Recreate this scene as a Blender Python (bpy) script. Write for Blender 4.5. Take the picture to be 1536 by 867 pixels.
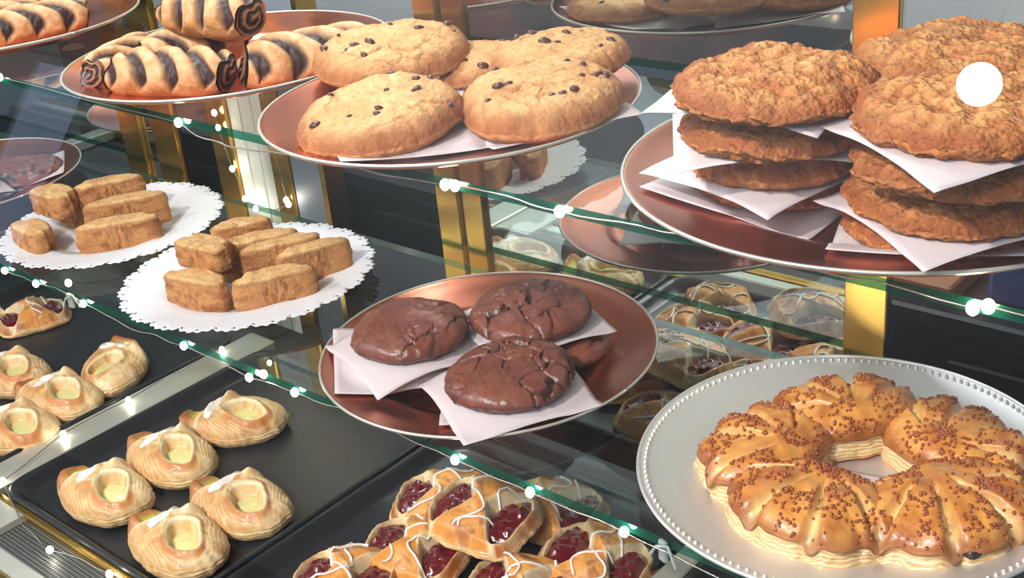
import bpy, math, random
from mathutils import Vector, Matrix, Euler, noise
PI = math.pi
sc = bpy.context.scene
C = sc.collection
for o in list(bpy.data.objects):
    bpy.data.objects.remove(o)

# ------------------------------------------------------------------ camera
yaw, pitch, roll = 0.75126, 0.44889, -0.10104
fwd = Vector((-math.sin(yaw) * math.cos(pitch), math.cos(yaw) * math.cos(pitch), -math.sin(pitch)))
r0 = Vector((math.cos(yaw), math.sin(yaw), 0)); u0 = r0.cross(fwd)
rt = math.cos(roll) * r0 + math.sin(roll) * u0
up = -math.sin(roll) * r0 + math.cos(roll) * u0
cam = bpy.data.objects.new('camera', bpy.data.cameras.new('camera')); C.objects.link(cam)
M = Matrix((rt, up, -fwd)).transposed().to_4x4(); M.translation = Vector((0, 0, 1.55))
cam.matrix_world = M
cam.data.sensor_fit = 'HORIZONTAL'; cam.data.sensor_width = 36; cam.data.lens = 36 * 1847.7 / 1536
cam.data.clip_start = 0.02
sc.camera = cam
# ------------------------------------------------------------------ view, world, lamps
vs = sc.view_settings
vs.view_transform = 'Standard'; vs.look = 'None'; vs.gamma = 1; vs.use_curve_mapping = False; vs.exposure = 0.0
sc.cycles.transparent_max_bounces = 32; sc.cycles.max_bounces = 14; sc.cycles.glossy_bounces = 8; sc.cycles.sample_clamp_indirect = 6
w = bpy.data.worlds.new('world'); sc.world = w; w.use_nodes = True
w.node_tree.nodes['Background'].inputs[0].default_value = (.62, .72, .9, 1)
w.node_tree.nodes['Background'].inputs[1].default_value = 0.35

def light(name, kind, loc, target, power, col=(1, 1, 1), size=.1, size_y=None, spot=None):
    l = bpy.data.lights.new(name, kind); l.energy = power; l.color = col
    if kind == 'AREA':
        l.size = size
        if size_y: l.shape = 'RECTANGLE'; l.size_y = size_y
        else: l.shape = 'DISK'
    elif kind == 'SPOT':
        l.shadow_soft_size = size; l.spot_size = spot or 1.0; l.spot_blend = .6
    else: l.shadow_soft_size = size
    o = bpy.data.objects.new(name, l); C.objects.link(o)
    o.location = loc
    o.rotation_euler = (Vector(target) - Vector(loc)).to_track_quat('-Z', 'Y').to_euler()
    return o
light('key_spot', 'SPOT', (-.55, -.95, 2.62), (-.6, .65, 1.1), 158, (1, .93, .84), .05, spot=1.15)
light('ceiling_spot', 'SPOT', (-1.5, -.7, 2.62), (-1.15, .6, .95), 55, (1, .95, .88), .07, spot=1.1)
light('overhead_fill', 'AREA', (.05, -1.25, 2.72), (-.9, .6, .9), 40, (.97, .98, 1), .8, .8)  # added overhead fill, no real panel; kept clear of the shelf reflections
light('upward_fill', 'AREA', (-3.5, -1.6, 1.6), (-3.5, -1.6, 2.8), 190, (.85, .92, 1), 2.5, 1.5)  # added upward fill, brightens ceiling and wall so the glass picks up haze
light('back_room_fill', 'AREA', (-1.6, 1.15, 2.5), (-1.3, 1.0, .9), 40, (.9, .95, 1), .8, .5)  # added fill without a real fixture, lifts the pale boards behind the doors

# ------------------------------------------------------------------ colour + materials
def lin(r, g, b):
    f = lambda c: (c / 255 / 12.92) if c / 255 <= .04045 else ((c / 255 + .055) / 1.055) ** 2.4
    return (f(r), f(g), f(b))
def mix(a, b, t):
    t = max(0, min(1, t)); return tuple(a[i] * (1 - t) + b[i] * t for i in range(3))
def sst(a, b, x):
    t = max(0, min(1, (x - a) / (b - a))); return t * t * (3 - 2 * t)

def mat(name, col=(.5, .5, .5), rough=.5, metal=0, bump=0, bscale=200, attr=False, var=0, vscale=60, coat=0, spec=.5, emit=None, estr=0, trans=0, sss=0, vor=0, vstr=.6):
    m = bpy.data.materials.new(name); m.use_nodes = True
    nt = m.node_tree; N = nt.nodes; L = nt.links; p = N['Principled BSDF']
    p.inputs['Base Color'].default_value = (*col, 1); p.inputs['Roughness'].default_value = rough
    p.inputs['Metallic'].default_value = metal; p.inputs['Specular IOR Level'].default_value = spec
    p.inputs['Coat Weight'].default_value = coat; p.inputs['Coat Roughness'].default_value = .12
    p.inputs['Transmission Weight'].default_value = trans
    if sss:
        p.inputs['Subsurface Weight'].default_value = sss; p.inputs['Subsurface Scale'].default_value = .006
    tc = N.new('ShaderNodeTexCoord')
    src = None
    if attr:
        a = N.new('ShaderNodeAttribute'); a.attribute_name = 'Col'; src = a.outputs['Color']
    if var:
        n = N.new('ShaderNodeTexNoise'); n.inputs['Scale'].default_value = vscale; n.inputs['Detail'].default_value = 6; n.inputs['Roughness'].default_value = .65
        L.new(tc.outputs['Object'], n.inputs['Vector'])
        mr = N.new('ShaderNodeMapRange'); mr.inputs[1].default_value = .3; mr.inputs[2].default_value = .7
        mr.inputs[3].default_value = 1 - var; mr.inputs[4].default_value = 1 + var * .6
        L.new(n.outputs['Fac'], mr.inputs[0])
        mx = N.new('ShaderNodeVectorMath'); mx.operation = 'SCALE'
        if src: L.new(src, mx.inputs[0])
        else: mx.inputs[0].default_value = col
        L.new(mr.outputs[0], mx.inputs['Scale']); src = mx.outputs[0]
    if src: L.new(src, p.inputs['Base Color'])
    if bump:
        n2 = N.new('ShaderNodeTexNoise'); n2.inputs['Scale'].default_value = bscale; n2.inputs['Detail'].default_value = 5
        L.new(tc.outputs['Object'], n2.inputs['Vector'])
        b = N.new('ShaderNodeBump'); b.inputs['Strength'].default_value = bump; b.inputs['Distance'].default_value = .002
        L.new(n2.outputs['Fac'], b.inputs['Height']); L.new(b.outputs[0], p.inputs['Normal'])
    if vor:
        v = N.new('ShaderNodeTexVoronoi'); v.inputs['Scale'].default_value = vor
        L.new(tc.outputs['Object'], v.inputs['Vector'])
        b2 = N.new('ShaderNodeBump'); b2.inputs['Strength'].default_value = vstr; b2.inputs['Distance'].default_value = .0015; b2.invert = True
        L.new(v.outputs['Distance'], b2.inputs['Height'])
        if bump: L.new(b.outputs[0], b2.inputs['Normal'])
        L.new(b2.outputs[0], p.inputs['Normal'])
    if emit:
        p.inputs['Emission Color'].default_value = (*emit, 1); p.inputs['Emission Strength'].default_value = estr
    return m

def glass_mat(name, tint, refl_rough=0.0, gain=1.0, base=.03):
    m = bpy.data.materials.new(name); m.use_nodes = True
    nt = m.node_tree; N = nt.nodes; L = nt.links
    for n in list(N):
        if n.type != 'OUTPUT_MATERIAL': N.remove(n)
    out = [n for n in N if n.type == 'OUTPUT_MATERIAL'][0]
    t = N.new('ShaderNodeBsdfTransparent'); t.inputs[0].default_value = (*tint, 1)
    g = N.new('ShaderNodeBsdfGlossy'); g.inputs['Roughness'].default_value = refl_rough; g.inputs['Color'].default_value = (1, 1, 1, 1)
    f = N.new('ShaderNodeFresnel'); f.inputs[0].default_value = 1.45
    mm = N.new('ShaderNodeMath'); mm.operation = 'MULTIPLY'; mm.inputs[1].default_value = gain
    ge = N.new('ShaderNodeNewGeometry'); f.inputs[0].default_value = 1.45
    iv = N.new('ShaderNodeMath'); iv.operation = 'SUBTRACT'; iv.inputs[0].default_value = 1; L.new(ge.outputs['Backfacing'], iv.inputs[1])
    m0 = N.new('ShaderNodeMath'); m0.operation = 'MULTIPLY'; L.new(f.outputs[0], m0.inputs[0]); L.new(iv.outputs[0], m0.inputs[1])
    L.new(m0.outputs[0], mm.inputs[0])
    mx = N.new('ShaderNodeMixShader'); L.new(mm.outputs[0], mx.inputs[0]); L.new(t.outputs[0], mx.inputs[1]); L.new(g.outputs[0], mx.inputs[2])
    L.new(mx.outputs[0], out.inputs[0])
    return m

def emis(name, col, s):
    m = bpy.data.materials.new(name); m.use_nodes = True
    N = m.node_tree.nodes; p = N['Principled BSDF']
    p.inputs['Base Color'].default_value = (*col, 1)
    p.inputs['Emission Color'].default_value = (*col, 1); p.inputs['Emission Strength'].default_value = s
    return m

MT = dict(
    chip_dough=mat('golden_cookie_dough', attr=True, rough=.75, bump=.9, bscale=300, var=.2, vscale=140, spec=.3, vor=190, vstr=.35),
    oat=mat('oatmeal_cookie_dough', attr=True, rough=.7, bump=.8, bscale=420, var=.28, vscale=230, spec=.35, vor=330, vstr=.9),
    choc=mat('chocolate_cookie_dough', attr=True, rough=.33, bump=.5, bscale=160, var=.15, vscale=90, spec=.6),
    chip=mat('chocolate_chip', lin(82, 42, 30), rough=.35),
    biscotti=mat('biscotti_crumb', attr=True, rough=.8, bump=1.0, bscale=380, var=.2, vscale=170, spec=.25),
    pastry=mat('puff_pastry', attr=True, rough=.42, bump=.3, bscale=300, var=.18, vscale=130, spec=.45, coat=.15),
    claw=mat('sugared_puff_pastry', attr=True, rough=.35, bump=.3, bscale=300, var=.16, vscale=120, spec=.5, coat=.35),
    sugar=mat('caramel_sugar', lin(158, 82, 40), rough=.22, spec=.7, var=.3, vscale=400),
    cherry=mat('cherry_filling', lin(98, 14, 26), rough=.1, bump=.3, bscale=150, var=.5, vscale=120, spec=.8, coat=.6),
    cheese=mat('cheese_filling', lin(226, 218, 150), rough=.3, bump=.15, bscale=120, var=.12, vscale=80, coat=.5),
    icing=mat('white_icing', lin(238, 232, 226), rough=.3, bump=.2, bscale=200, spec=.5),
    roll=mat('chocolate_roll_pastry', attr=True, rough=.5, bump=.45, bscale=300, var=.2, vscale=150, spec=.4),
    copper=mat('copper_toned_metal', lin(216, 134, 108), rough=.24, metal=1, bump=.04, bscale=30),
    silver=mat('brushed_silver', lin(236, 234, 232), rough=.5, metal=.75, bump=.05, bscale=60),
    paper=mat('white_waxed_paper', lin(206, 195, 198), rough=.6, bump=.12, bscale=60),
    doily=mat('white_paper_lace', lin(222, 222, 228), rough=.75, bump=.3, bscale=220),
    black=mat('black_tray_enamel', lin(34, 36, 40), rough=.32, bump=.1, bscale=300, spec=.5),
    steel=mat('satin_steel', lin(206, 206, 196), rough=.34, metal=.55),
    brass=mat('polished_brass', lin(214, 170, 84), rough=.2, metal=1, bump=.05, bscale=15),
    mirror=mat('mirror_silvering', lin(205, 212, 208), rough=0.0, metal=1),
    glass=glass_mat('shelf_glass_face', (.93, .97, .95), gain=1.3),
    edge=None,
    pane=glass_mat('front_pane_glass', (.97, .98, .98), gain=1.0),
    wire=mat('silver_wire', lin(210, 205, 195), rough=.25, metal=1),
    bulb=emis('warm_white_led', (1, .93, .74), 38.0),
    bulbcool=emis('cool_white_led', (.92, .95, 1), 38.0),
    lamp=emis('pendant_globe', (1, .95, .9), 60.0),
    white=mat('white_painted_board', lin(214, 214, 206), rough=.5, bump=.1, bscale=50),
    greyp=mat('grey_painted_board', lin(120, 128, 142), rough=.5),
    dark=mat('black_laminate', lin(22, 22, 25), rough=.45, bump=.1, bscale=80),
    floor=mat('grey_blue_floor', lin(70, 78, 90), rough=.5, var=.2, vscale=3),
    wallp=mat('pale_grey_paint', lin(205, 206, 204), rough=.8, bump=.1, bscale=60),
    ceil=mat('white_ceiling_paint', lin(190, 190, 188), rough=.9),
    clip=mat('clear_plastic', lin(205, 215, 212), rough=.15, trans=.6, spec=.6),
    wood=mat('brown_wood', lin(168, 112, 76), rough=.5, var=.2, vscale=20),
    card=mat('white_card', lin(190, 180, 176), rough=.7, bump=.1),
    blue=mat('blue_plastic', lin(70, 90, 150), rough=.5),
    purple=mat('purple_card', lin(140, 90, 150), rough=.6),
    window=emis('daylit_window', (.55, .7, 1), 1.1),
    grille=mat('dark_perforated_steel', lin(60, 62, 62), rough=.5, metal=.2),
    raisin=mat('raisin', lin(48, 32, 36), rough=.35),
)
def edge_mat():
    m = mat('green_glass_edge', lin(18, 96, 74), rough=.12, spec=.8); nt = m.node_tree; N = nt.nodes; L = nt.links
    t = N.new('ShaderNodeBsdfTransparent'); t.inputs[0].default_value = (.12, .42, .34, 1)
    mx = N.new('ShaderNodeMixShader'); mx.inputs[0].default_value = .42
    L.new(t.outputs[0], mx.inputs[1]); L.new(N['Principled BSDF'].outputs[0], mx.inputs[2]); L.new(mx.outputs[0], [n for n in N if n.type == 'OUTPUT_MATERIAL'][0].inputs[0]); return m
MT['edge'] = edge_mat()
# perforations as a pattern in the grille's material
def perforate(m):
    nt = m.node_tree; N = nt.nodes; L = nt.links; p = N['Principled BSDF']
    tc = N.new('ShaderNodeTexCoord'); v = N.new('ShaderNodeTexVoronoi'); v.voronoi_dimensions = '2D'; v.inputs['Scale'].default_value = 230; v.inputs['Randomness'].default_value = 0
    L.new(tc.outputs['Object'], v.inputs['Vector'])
    cr = N.new('ShaderNodeValToRGB'); cr.color_ramp.elements[0].position = .40; cr.color_ramp.elements[0].color = (.01, .01, .01, 1)
    cr.color_ramp.elements[1].position = .46; cr.color_ramp.elements[1].color = (.16, .16, .15, 1)
    L.new(v.outputs['Distance'], cr.inputs[0]); L.new(cr.outputs[0], p.inputs['Base Color'])
perforate(MT['grille'])

# ------------------------------------------------------------------ mesh helpers
def obj(name, verts, faces, m, parent=None, cols=None, smooth=True, mi=None, mats=None):
    me = bpy.data.meshes.new(name); me.from_pydata([tuple(v) for v in verts], [], faces)
    if mats:
        for x in mats: me.materials.append(x)
    else: me.materials.append(m)
    if mi: me.polygons.foreach_set('material_index', mi)
    me.polygons.foreach_set('use_smooth', [smooth] * len(me.polygons))
    if cols:
        a = me.color_attributes.new('Col', 'FLOAT_COLOR', 'POINT')
        a.data.foreach_set('color', [c for v in cols for c in (*v, 1.0)])
    me.update()
    o = bpy.data.objects.new(name, me); C.objects.link(o)
    if parent: o.parent = parent
    return o
def tag(o, label=None, cat=None, group=None, kind=None):
    if label: o['label'] = label
    if cat: o['category'] = cat
    if group: o['group'] = group
    if kind: o['kind'] = kind
    return o
def empty(name, loc, rz=0, rx=0, ry=0):
    o = bpy.data.objects.new(name, None); C.objects.link(o); o.location = loc; o.rotation_euler = (rx, ry, rz); o.empty_display_size = .02
    return o
class MB:
    def __init__(s): s.v = []; s.f = []
    def add(s, vs, fs):
        n = len(s.v); s.v += [tuple(x) for x in vs]; s.f += [tuple(i + n for i in f) for f in fs]
    def box(s, a, b, bev=0):
        (x0, y0, z0), (x1, y1, z1) = a, b
        if not bev:
            s.add([(x0, y0, z0), (x1, y0, z0), (x1, y1, z0), (x0, y1, z0), (x0, y0, z1), (x1, y0, z1), (x1, y1, z1), (x0, y1, z1)],
                  [(3, 2, 1, 0), (4, 5, 6, 7), (0, 1, 5, 4), (1, 2, 6, 5), (2, 3, 7, 6), (3, 0, 4, 7)])
        else:
            e = bev
            def loop(x0, y0, x1, y1, z): return [(x0 + e, y0, z), (x1 - e, y0, z), (x1, y0 + e, z), (x1, y1 - e, z), (x1 - e, y1, z), (x0 + e, y1, z), (x0, y1 - e, z), (x0, y0 + e, z)]
            V = loop(x0 + e, y0 + e, x1 - e, y1 - e, z0) + loop(x0, y0, x1, y1, z0 + e) + loop(x0, y0, x1, y1, z1 - e) + loop(x0 + e, y0 + e, x1 - e, y1 - e, z1)
            F = [tuple(range(7, -1, -1)), tuple(range(24, 32))]
            for k in range(3):
                for i in range(8): F.append((k * 8 + i, k * 8 + (i + 1) % 8, k * 8 + 8 + (i + 1) % 8, k * 8 + 8 + i))
            s.add(V, F)
    def tube(s, pts, r, n=6):
        pts = [Vector(p) for p in pts]; V = []; F = []
        for i, p in enumerate(pts):
            d = (pts[min(i + 1, len(pts) - 1)] - pts[max(i - 1, 0)]).normalized()
            a = d.cross(Vector((0, 0, 1)));
            if a.length < 1e-4: a = Vector((1, 0, 0))
            a.normalize(); b = d.cross(a)
            for k in range(n):
                t = 2 * PI * k / n; V.append(p + r * (math.cos(t) * a + math.sin(t) * b))
        for i in range(len(pts) - 1):
            for k in range(n): F.append((i * n + k, i * n + (k + 1) % n, (i + 1) * n + (k + 1) % n, (i + 1) * n + k))
        F.append(tuple(range(n))); F.append(tuple((len(pts) - 1) * n + k for k in range(n - 1, -1, -1)))
        s.add(V, F)
    def sphere(s, c, r, nu=10, nv=7, sc=(1, 1, 1)):
        V = [(c[0], c[1], c[2] + r * sc[2])]; F = []
        for j in range(1, nv):
            t = PI * j / nv
            for i in range(nu):
                a = 2 * PI * i / nu
                V.append((c[0] + r * sc[0] * math.sin(t) * math.cos(a), c[1] + r * sc[1] * math.sin(t) * math.sin(a), c[2] + r * sc[2] * math.cos(t)))
        V.append((c[0], c[1], c[2] - r * sc[2])); l = len(V) - 1
        for i in range(nu): F.append((0, 1 + i, 1 + (i + 1) % nu)); F.append((l, 1 + (nv - 2) * nu + (i + 1) % nu, 1 + (nv - 2) * nu + i))
        for j in range(nv - 2):
            for i in range(nu): F.append((1 + j * nu + i, 1 + (j + 1) * nu + i, 1 + (j + 1) * nu + (i + 1) % nu, 1 + j * nu + (i + 1) % nu))
        s.add(V, F)
    def build(s, name, m, parent=None, smooth=False, **k): return obj(name, s.v, s.f, m, parent, smooth=smooth, **k)

def lathe(prof, n=96, sides=None):
    """closed ring surface from (r,z) profile; first r may be 0"""
    V = []; F = []; idx = []
    for r, z in prof:
        if r < 1e-6: idx.append([len(V)] * n); V.append((0, 0, z))
        else:
            idx.append(list(range(len(V), len(V) + n)))
            for i in range(n): a = 2 * PI * i / n; V.append((r * math.cos(a), r * math.sin(a), z))
    for a, b in zip(idx, idx[1:]):
        for i in range(n):
            j = (i + 1) % n; q = [a[i], b[i], b[j], a[j]]
            q2 = []
            for t in q:
                if t not in q2: q2.append(t)
            F.append(tuple(q2))
    return V, F

def nz(x, y, z=0): return noise.noise(Vector((x, y, z)))
def fbm(x, y, z=0, o=4):
    s = 0; a = 1; 
    for k in range(o): s += a * noise.noise(Vector((x, y, z + 7.3 * k))); x *= 2; y *= 2; z *= 2; a *= .5
    return s
def crack(x, y, z=0):
    d = noise.voronoi(Vector((x, y, z)))[0]; return d[1] - d[0]

def polar(name, Rf, ztop, colf, m, parent=None, nr=40, ns=120, nw=6, wall=None, wallcol=None, zbot=0, cx=0, cy=0, pw=.85):
    """a solid with outline Rf(theta), a relief top ztop(x,y,rho,theta), and a shaped side wall"""
    V = [(cx, cy, ztop(cx, cy, 0, 0))]; K = [colf(cx, cy, 0, 0)]; F = []
    for i in range(1, nr + 1):
        rho = (i / nr) ** pw
        for j in range(ns):
            t = 2 * PI * j / ns; R = Rf(t) * rho; x = cx + R * math.cos(t); y = cy + R * math.sin(t)
            V.append((x, y, ztop(x, y, rho, t))); K.append(colf(x, y, rho, t))
    for k in range(1, nw + 1):
        u = k / nw
        for j in range(ns):
            t = 2 * PI * j / ns; e = V[1 + (nr - 1) * ns + j]
            f = 1 + (wall(t, u) if wall else -.08 * u * u)
            x = cx + (e[0] - cx) * f; y = cy + (e[1] - cy) * f
            V.append((x, y, e[2] * (1 - u) + zbot * u)); K.append(wallcol(t, u) if wallcol else K[1 + (nr - 1) * ns + j])
    V.append((cx, cy, zbot)); K.append(K[-1]); l = len(V) - 1
    tot = nr + nw
    for j in range(ns): F.append((0, 1 + j, 1 + (j + 1) % ns)); F.append((l, 1 + (tot - 1) * ns + (j + 1) % ns, 1 + (tot - 1) * ns + j))
    for i in range(tot - 1):
        a = 1 + i * ns; b = a + ns
        for j in range(ns): k = (j + 1) % ns; F.append((a + j, b + j, b + k, a + k))
    return obj(name, V, F, m, parent, cols=K)

# ------------------------------------------------------------------ food builders
def cookie_top(kind, R, T, s):
    if kind == 'chip':
        def f(x, y, rho, t):
            base = T * (.35 + .65 * max(0, 1 - rho ** 4.5) ** .6)
            h = .0030 * fbm(x * 30 + s, y * 30, s) + .0013 * fbm(x * 130, y * 130, s, 3) * (.4 + rho)
            c = crack(x * 34 + .3 * nz(x * 90, y * 90, s) + s, y * 34 + s)
            msk = sst(-.05, .35, nz(x * 18 + s, y * 18, 3.1) + (rho - .55) * .6)
            return base + h * (1 - rho ** 6 * .6) - .0022 * msk * (1 - sst(0, .12, c))
    elif kind == 'oat':
        def f(x, y, rho, t):
            base = T * (.4 + .6 * max(0, 1 - rho ** 4) ** .55)
            d = noise.voronoi(Vector((x * 130 + s, y * 130, s)))[0][0]
            d2 = noise.voronoi(Vector((x * 60 + s, y * 60, s + 4)))[0][0]
            return base + .0045 * fbm(x * 30 + s, y * 30, s, 5) + .0036 * (.5 - d) + .0045 * (.45 - d2) * sst(-.2, .5, nz(x * 20, y * 20, s) + rho * .5)
    else:
        def f(x, y, rho, t):
            base = T * (.4 + .6 * max(0, 1 - rho ** 3.6) ** .6)
            wx = .35 * nz(x * 60, y * 60, s); wy = .35 * nz(x * 60, y * 60, s + 9)
            c = crack(x * 40 + wx + s, y * 40 + wy + s); c2 = crack(x * 85 + wx, y * 85 + wy, s)
            m1 = sst(-.25, .1, nz(x * 22 + s, y * 22, 5.5)); m2 = sst(0, .3, nz(x * 30 + s, y * 30, 2.2))
            b = noise.voronoi(Vector((x * 75 + s, y * 75, s + 2)))[0][0]
            return base + .0030 * fbm(x * 30 + s, y * 30, s, 4) - .0042 * m1 * (1 - sst(0, .08, c)) - .0018 * m2 * (1 - sst(0, .09, c2)) + .0026 * max(0, .42 - b) * sst(0, .3, nz(x * 25, y * 25, s + 6)) * 2.4
    return f
CK = dict(chip=(lin(206, 152, 98), lin(160, 96, 54), lin(222, 176, 124)),
          oat=(lin(208, 138, 80), lin(158, 86, 42), lin(224, 166, 104)),
          choc=(lin(112, 62, 50), lin(20, 10, 10), lin(132, 78, 62)))
MK = dict(chip='chip_dough', oat='oat', choc='choc')
NAMES = dict(chip='chocolate_chip_cookie', oat='oatmeal_cookie', choc='chocolate_cookie')
def cookie(kind, loc, R, T, seed, label, group=None, rx=0, ry=0, rz=0, chips=0, full=True):
    random.seed(seed); s = seed * 3.17
    base, dk, lt = CK[kind]; zt = cookie_top(kind, R, T, s)
    def Rf(t):
        c, sn = math.cos(t), math.sin(t)
        k = .07 if kind == 'oat' else .045
        return R * (1 + k * nz(c * 1.3 + s, sn * 1.3) + (.04 if kind == 'oat' else .02) * fbm(c * 6 + s, sn * 6, s, 4))
    def col(x, y, rho, t):
        n = fbm(x * 45 + s, y * 45, s, 3)
        c = mix(base, lt, .4 + n * .8); c = mix(c, dk, sst(.72, 1.05, rho + .12 * n))
        if kind == 'choc':
            wx = .35 * nz(x * 60, y * 60, s); wy = .35 * nz(x * 60, y * 60, s + 9)
            cc = crack(x * 40 + wx + s, y * 40 + wy + s); m1 = sst(-.25, .1, nz(x * 22 + s, y * 22, 5.5))
            c = mix(mix(base, lt, .4 + n * .8), dk, .9 * m1 * (1 - sst(.01, .09, cc)))
        elif kind == 'oat':
            d = noise.voronoi(Vector((x * 130 + s, y * 130, s)))[0][0]
            c = mix(c, dk, sst(.35, .75, d) * .7); c = mix(c, lt, (1 - sst(.0, .25, d)) * .5)
        else:
            cr = crack(x * 34 + .3 * nz(x * 90, y * 90, s) + s, y * 34 + s)
            msk = sst(-.05, .35, nz(x * 18 + s, y * 18, 3.1) + (rho - .55) * .6)
            c = mix(c, dk, .55 * msk * (1 - sst(.0, .12, cr)))
            pt = noise.voronoi(Vector((x * 150 + s, y * 150, s)))[0][0]; c = mix(c, dk, .6 * (1 - sst(.06, .2, pt)) * sst(-.1, .3, nz(x * 40, y * 40, s)))
        return c
    def wl(t, u):
        return -.10 * u ** 2.2 + .02 * (1 - abs(2 * u - .7)) + (.05 if kind == 'oat' else .022) * fbm(math.cos(t) * 12 + s, math.sin(t) * 12, u * 3, 3)
    def wc(t, u):
        n = nz(math.cos(t) * 12 + s, math.sin(t) * 12, u * 5)
        return mix(mix(base, dk, .45 + .5 * n), dk, u * .5) if kind != 'choc' else mix(base, dk, .15 + .3 * n)
    ro = empty(NAMES[kind], loc, rz, rx, ry) if chips else None
    hi = full
    b = polar('dough' if chips else NAMES[kind], Rf, zt, col, MT[MK[kind]], ro, nr=54 if hi else 22, ns=190 if hi else 80, nw=7, wall=wl, wallcol=wc)
    if chips:
        for i in range(chips):
            a = random.uniform(0, 2 * PI); q = math.sqrt(random.uniform(.02, .9)); x = Rf(a) * q * math.cos(a); y = Rf(a) * q * math.sin(a)
            mb = MB(); r = random.uniform(.0022, .0046)
            mb.sphere((0, 0, 0), r, 9, 6, (1.2, random.uniform(.7, 1.0), .6))
            c = mb.build('chocolate_chip', MT['chip'], ro, smooth=True)
            c.location = (x, y, zt(x, y, q, a) + .0002); c.rotation_euler = (random.uniform(-.4, .4), random.uniform(-.4, .4), random.uniform(0, 3))
        o = ro
    else:
        o = b; o.location = loc; o.rotation_euler = (rx, ry, rz)
    return tag(o, label, 'cookie', group)

def dish_height(q):
    return .0042 + .0062 * sst(.62, .72, q) + .0098 * max(0, min(1, (q - .70) / .30))
def paper(loc, size, rz, rc, label, group, zmin=None, droop=.75, seed=0, n=26, tilt=(0, 0)):
    near = min(PLATES, key=lambda p: math.hypot(p[0] - loc[0], p[1] - loc[1]) + 10 * (abs(p[2] - loc[2]) > .15))
    """a square of waxed paper resting on z, hanging down past radius rc"""
    V = []; F = []; s = seed * 1.7
    for i in range(n):
        for j in range(n):
            x = (i / (n - 1) - .5) * size; y = (j / (n - 1) - .5) * size; r = math.hypot(x, y)
            z = 0
            if r > rc: z = -droop * (r - rc) + .0022 * nz(x * 30 + s, y * 30, s) * min(1, (r - rc) / .015)
            z += tilt[0] * x + tilt[1] * y
            wx = loc[0] + x * math.cos(rz) - y * math.sin(rz); wy = loc[1] + x * math.sin(rz) + y * math.cos(rz)
            if zmin is not None: z = max(z, near[2] + dish_height(math.hypot(wx - near[0], wy - near[1]) / near[3]) + .0006 - loc[2])
            V.append((x, y, z))
    for i in range(n - 1):
        for j in range(n - 1): a = i * n + j; F.append((a, a + n, a + n + 1, a + 1))
    o = obj('paper_sheet', V, F, MT['paper']); o.location = loc; o.rotation_euler = (0, 0, rz)
    sm = o.modifiers.new('thickness', 'SOLIDIFY'); sm.thickness = .00025; sm.offset = 1
    return tag(o, label, 'paper sheet', group)

PLATES = []
def plate(name, loc, R, m, label, group=None, beads=False):
    ri = R * .64
    prof = [(0, .0030), (ri * .5, .0030), (ri * .93, .0032), (ri, .0045), (ri * 1.04, .0075), (ri * 1.10, .0095), (R * .86, .0135), (R * .96, .0175), (R * .985, .0192), (R, .0195), (R * 1.004, .0180), (R * .99, .0160), (R * .95, .0145), (ri * 1.12, .0065), (ri * 1.02, .0005), (ri * .9, 0), (0, 0)]
    V, F = lathe(prof, 160); F = [tuple(reversed(f)) for f in F]
    PLATES.append((*loc, R)); ro = empty(name, loc)
    o = obj('dish', V, F, m, ro)
    if beads:
        mb = MB(); nb = 150
        for i in range(nb):
            a = 2 * PI * i / nb; mb.sphere((R * .965 * math.cos(a), R * .965 * math.sin(a), .0188), R * .0105, 7, 5)
        mb.build('beaded_rim', m, o, smooth=True)
        tb = MB(); tb.tube([(R * 1.0 * math.cos(2 * PI * i / 160), R * 1.0 * math.sin(2 * PI * i / 160), .019) for i in range(161)], .0016, 8)
        tb.build('rolled_edge', m, o, smooth=True)
    else:
        tb = MB(); tb.tube([(R * math.cos(2 * PI * i / 160), R * math.sin(2 * PI * i / 160), .0190) for i in range(161)], .0013, 8)
        tb.build('rolled_edge', MT['steel'], o, smooth=True)
    return tag(ro, label, 'plate', group)

def doily(loc, R, label, rz=0):
    n = 352; rings = [0, .2, .4, .52, .58, .62, .68, .75, .82, .87, .90, .925, .95, .975, 1.0]; V = []; F = []
    def zz(q): return .0045 + .010 * sst(.55, .66, q) + .003 * sst(.7, 1, q)
    idx = []
    for k, q in enumerate(rings):
        if q == 0: idx.append([0] * n); V.append((0, 0, zz(0))); continue
        idx.append(list(range(len(V), len(V) + n)))
        for i in range(n):
            a = 2 * PI * i / n; sc_ = abs(math.sin(a * 11)) ** .6; e = 1 + (.05 * sc_ - .025) * sst(.7, 1, q)
            if q == 1.0: e += .009 * (1 if (i // 2) % 2 else -1)
            V.append((R * q * e * math.cos(a), R * q * e * math.sin(a), zz(q) + .0012 * nz(math.cos(a) * 3 + q * 4, math.sin(a) * 3, loc[0] * 9)))
    for k in range(len(rings) - 1):
        for i in range(n):
            if k == 12 and i % 8 == 1: continue        # lace holes
            j = (i + 1) % n; q = (idx[k][i], idx[k + 1][i], idx[k + 1][j], idx[k][j])
            q2 = []
            for t in q:
                if t not in q2: q2.append(t)
            F.append(tuple(q2))
    o = obj('doily', V, F, MT['doily']); o.location = loc; o.rotation_euler = (0, 0, rz)
    sm = o.modifiers.new('thickness', 'SOLIDIFY'); sm.thickness = .0004; sm.offset = 1
    return tag(o, label, 'doily')

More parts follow.
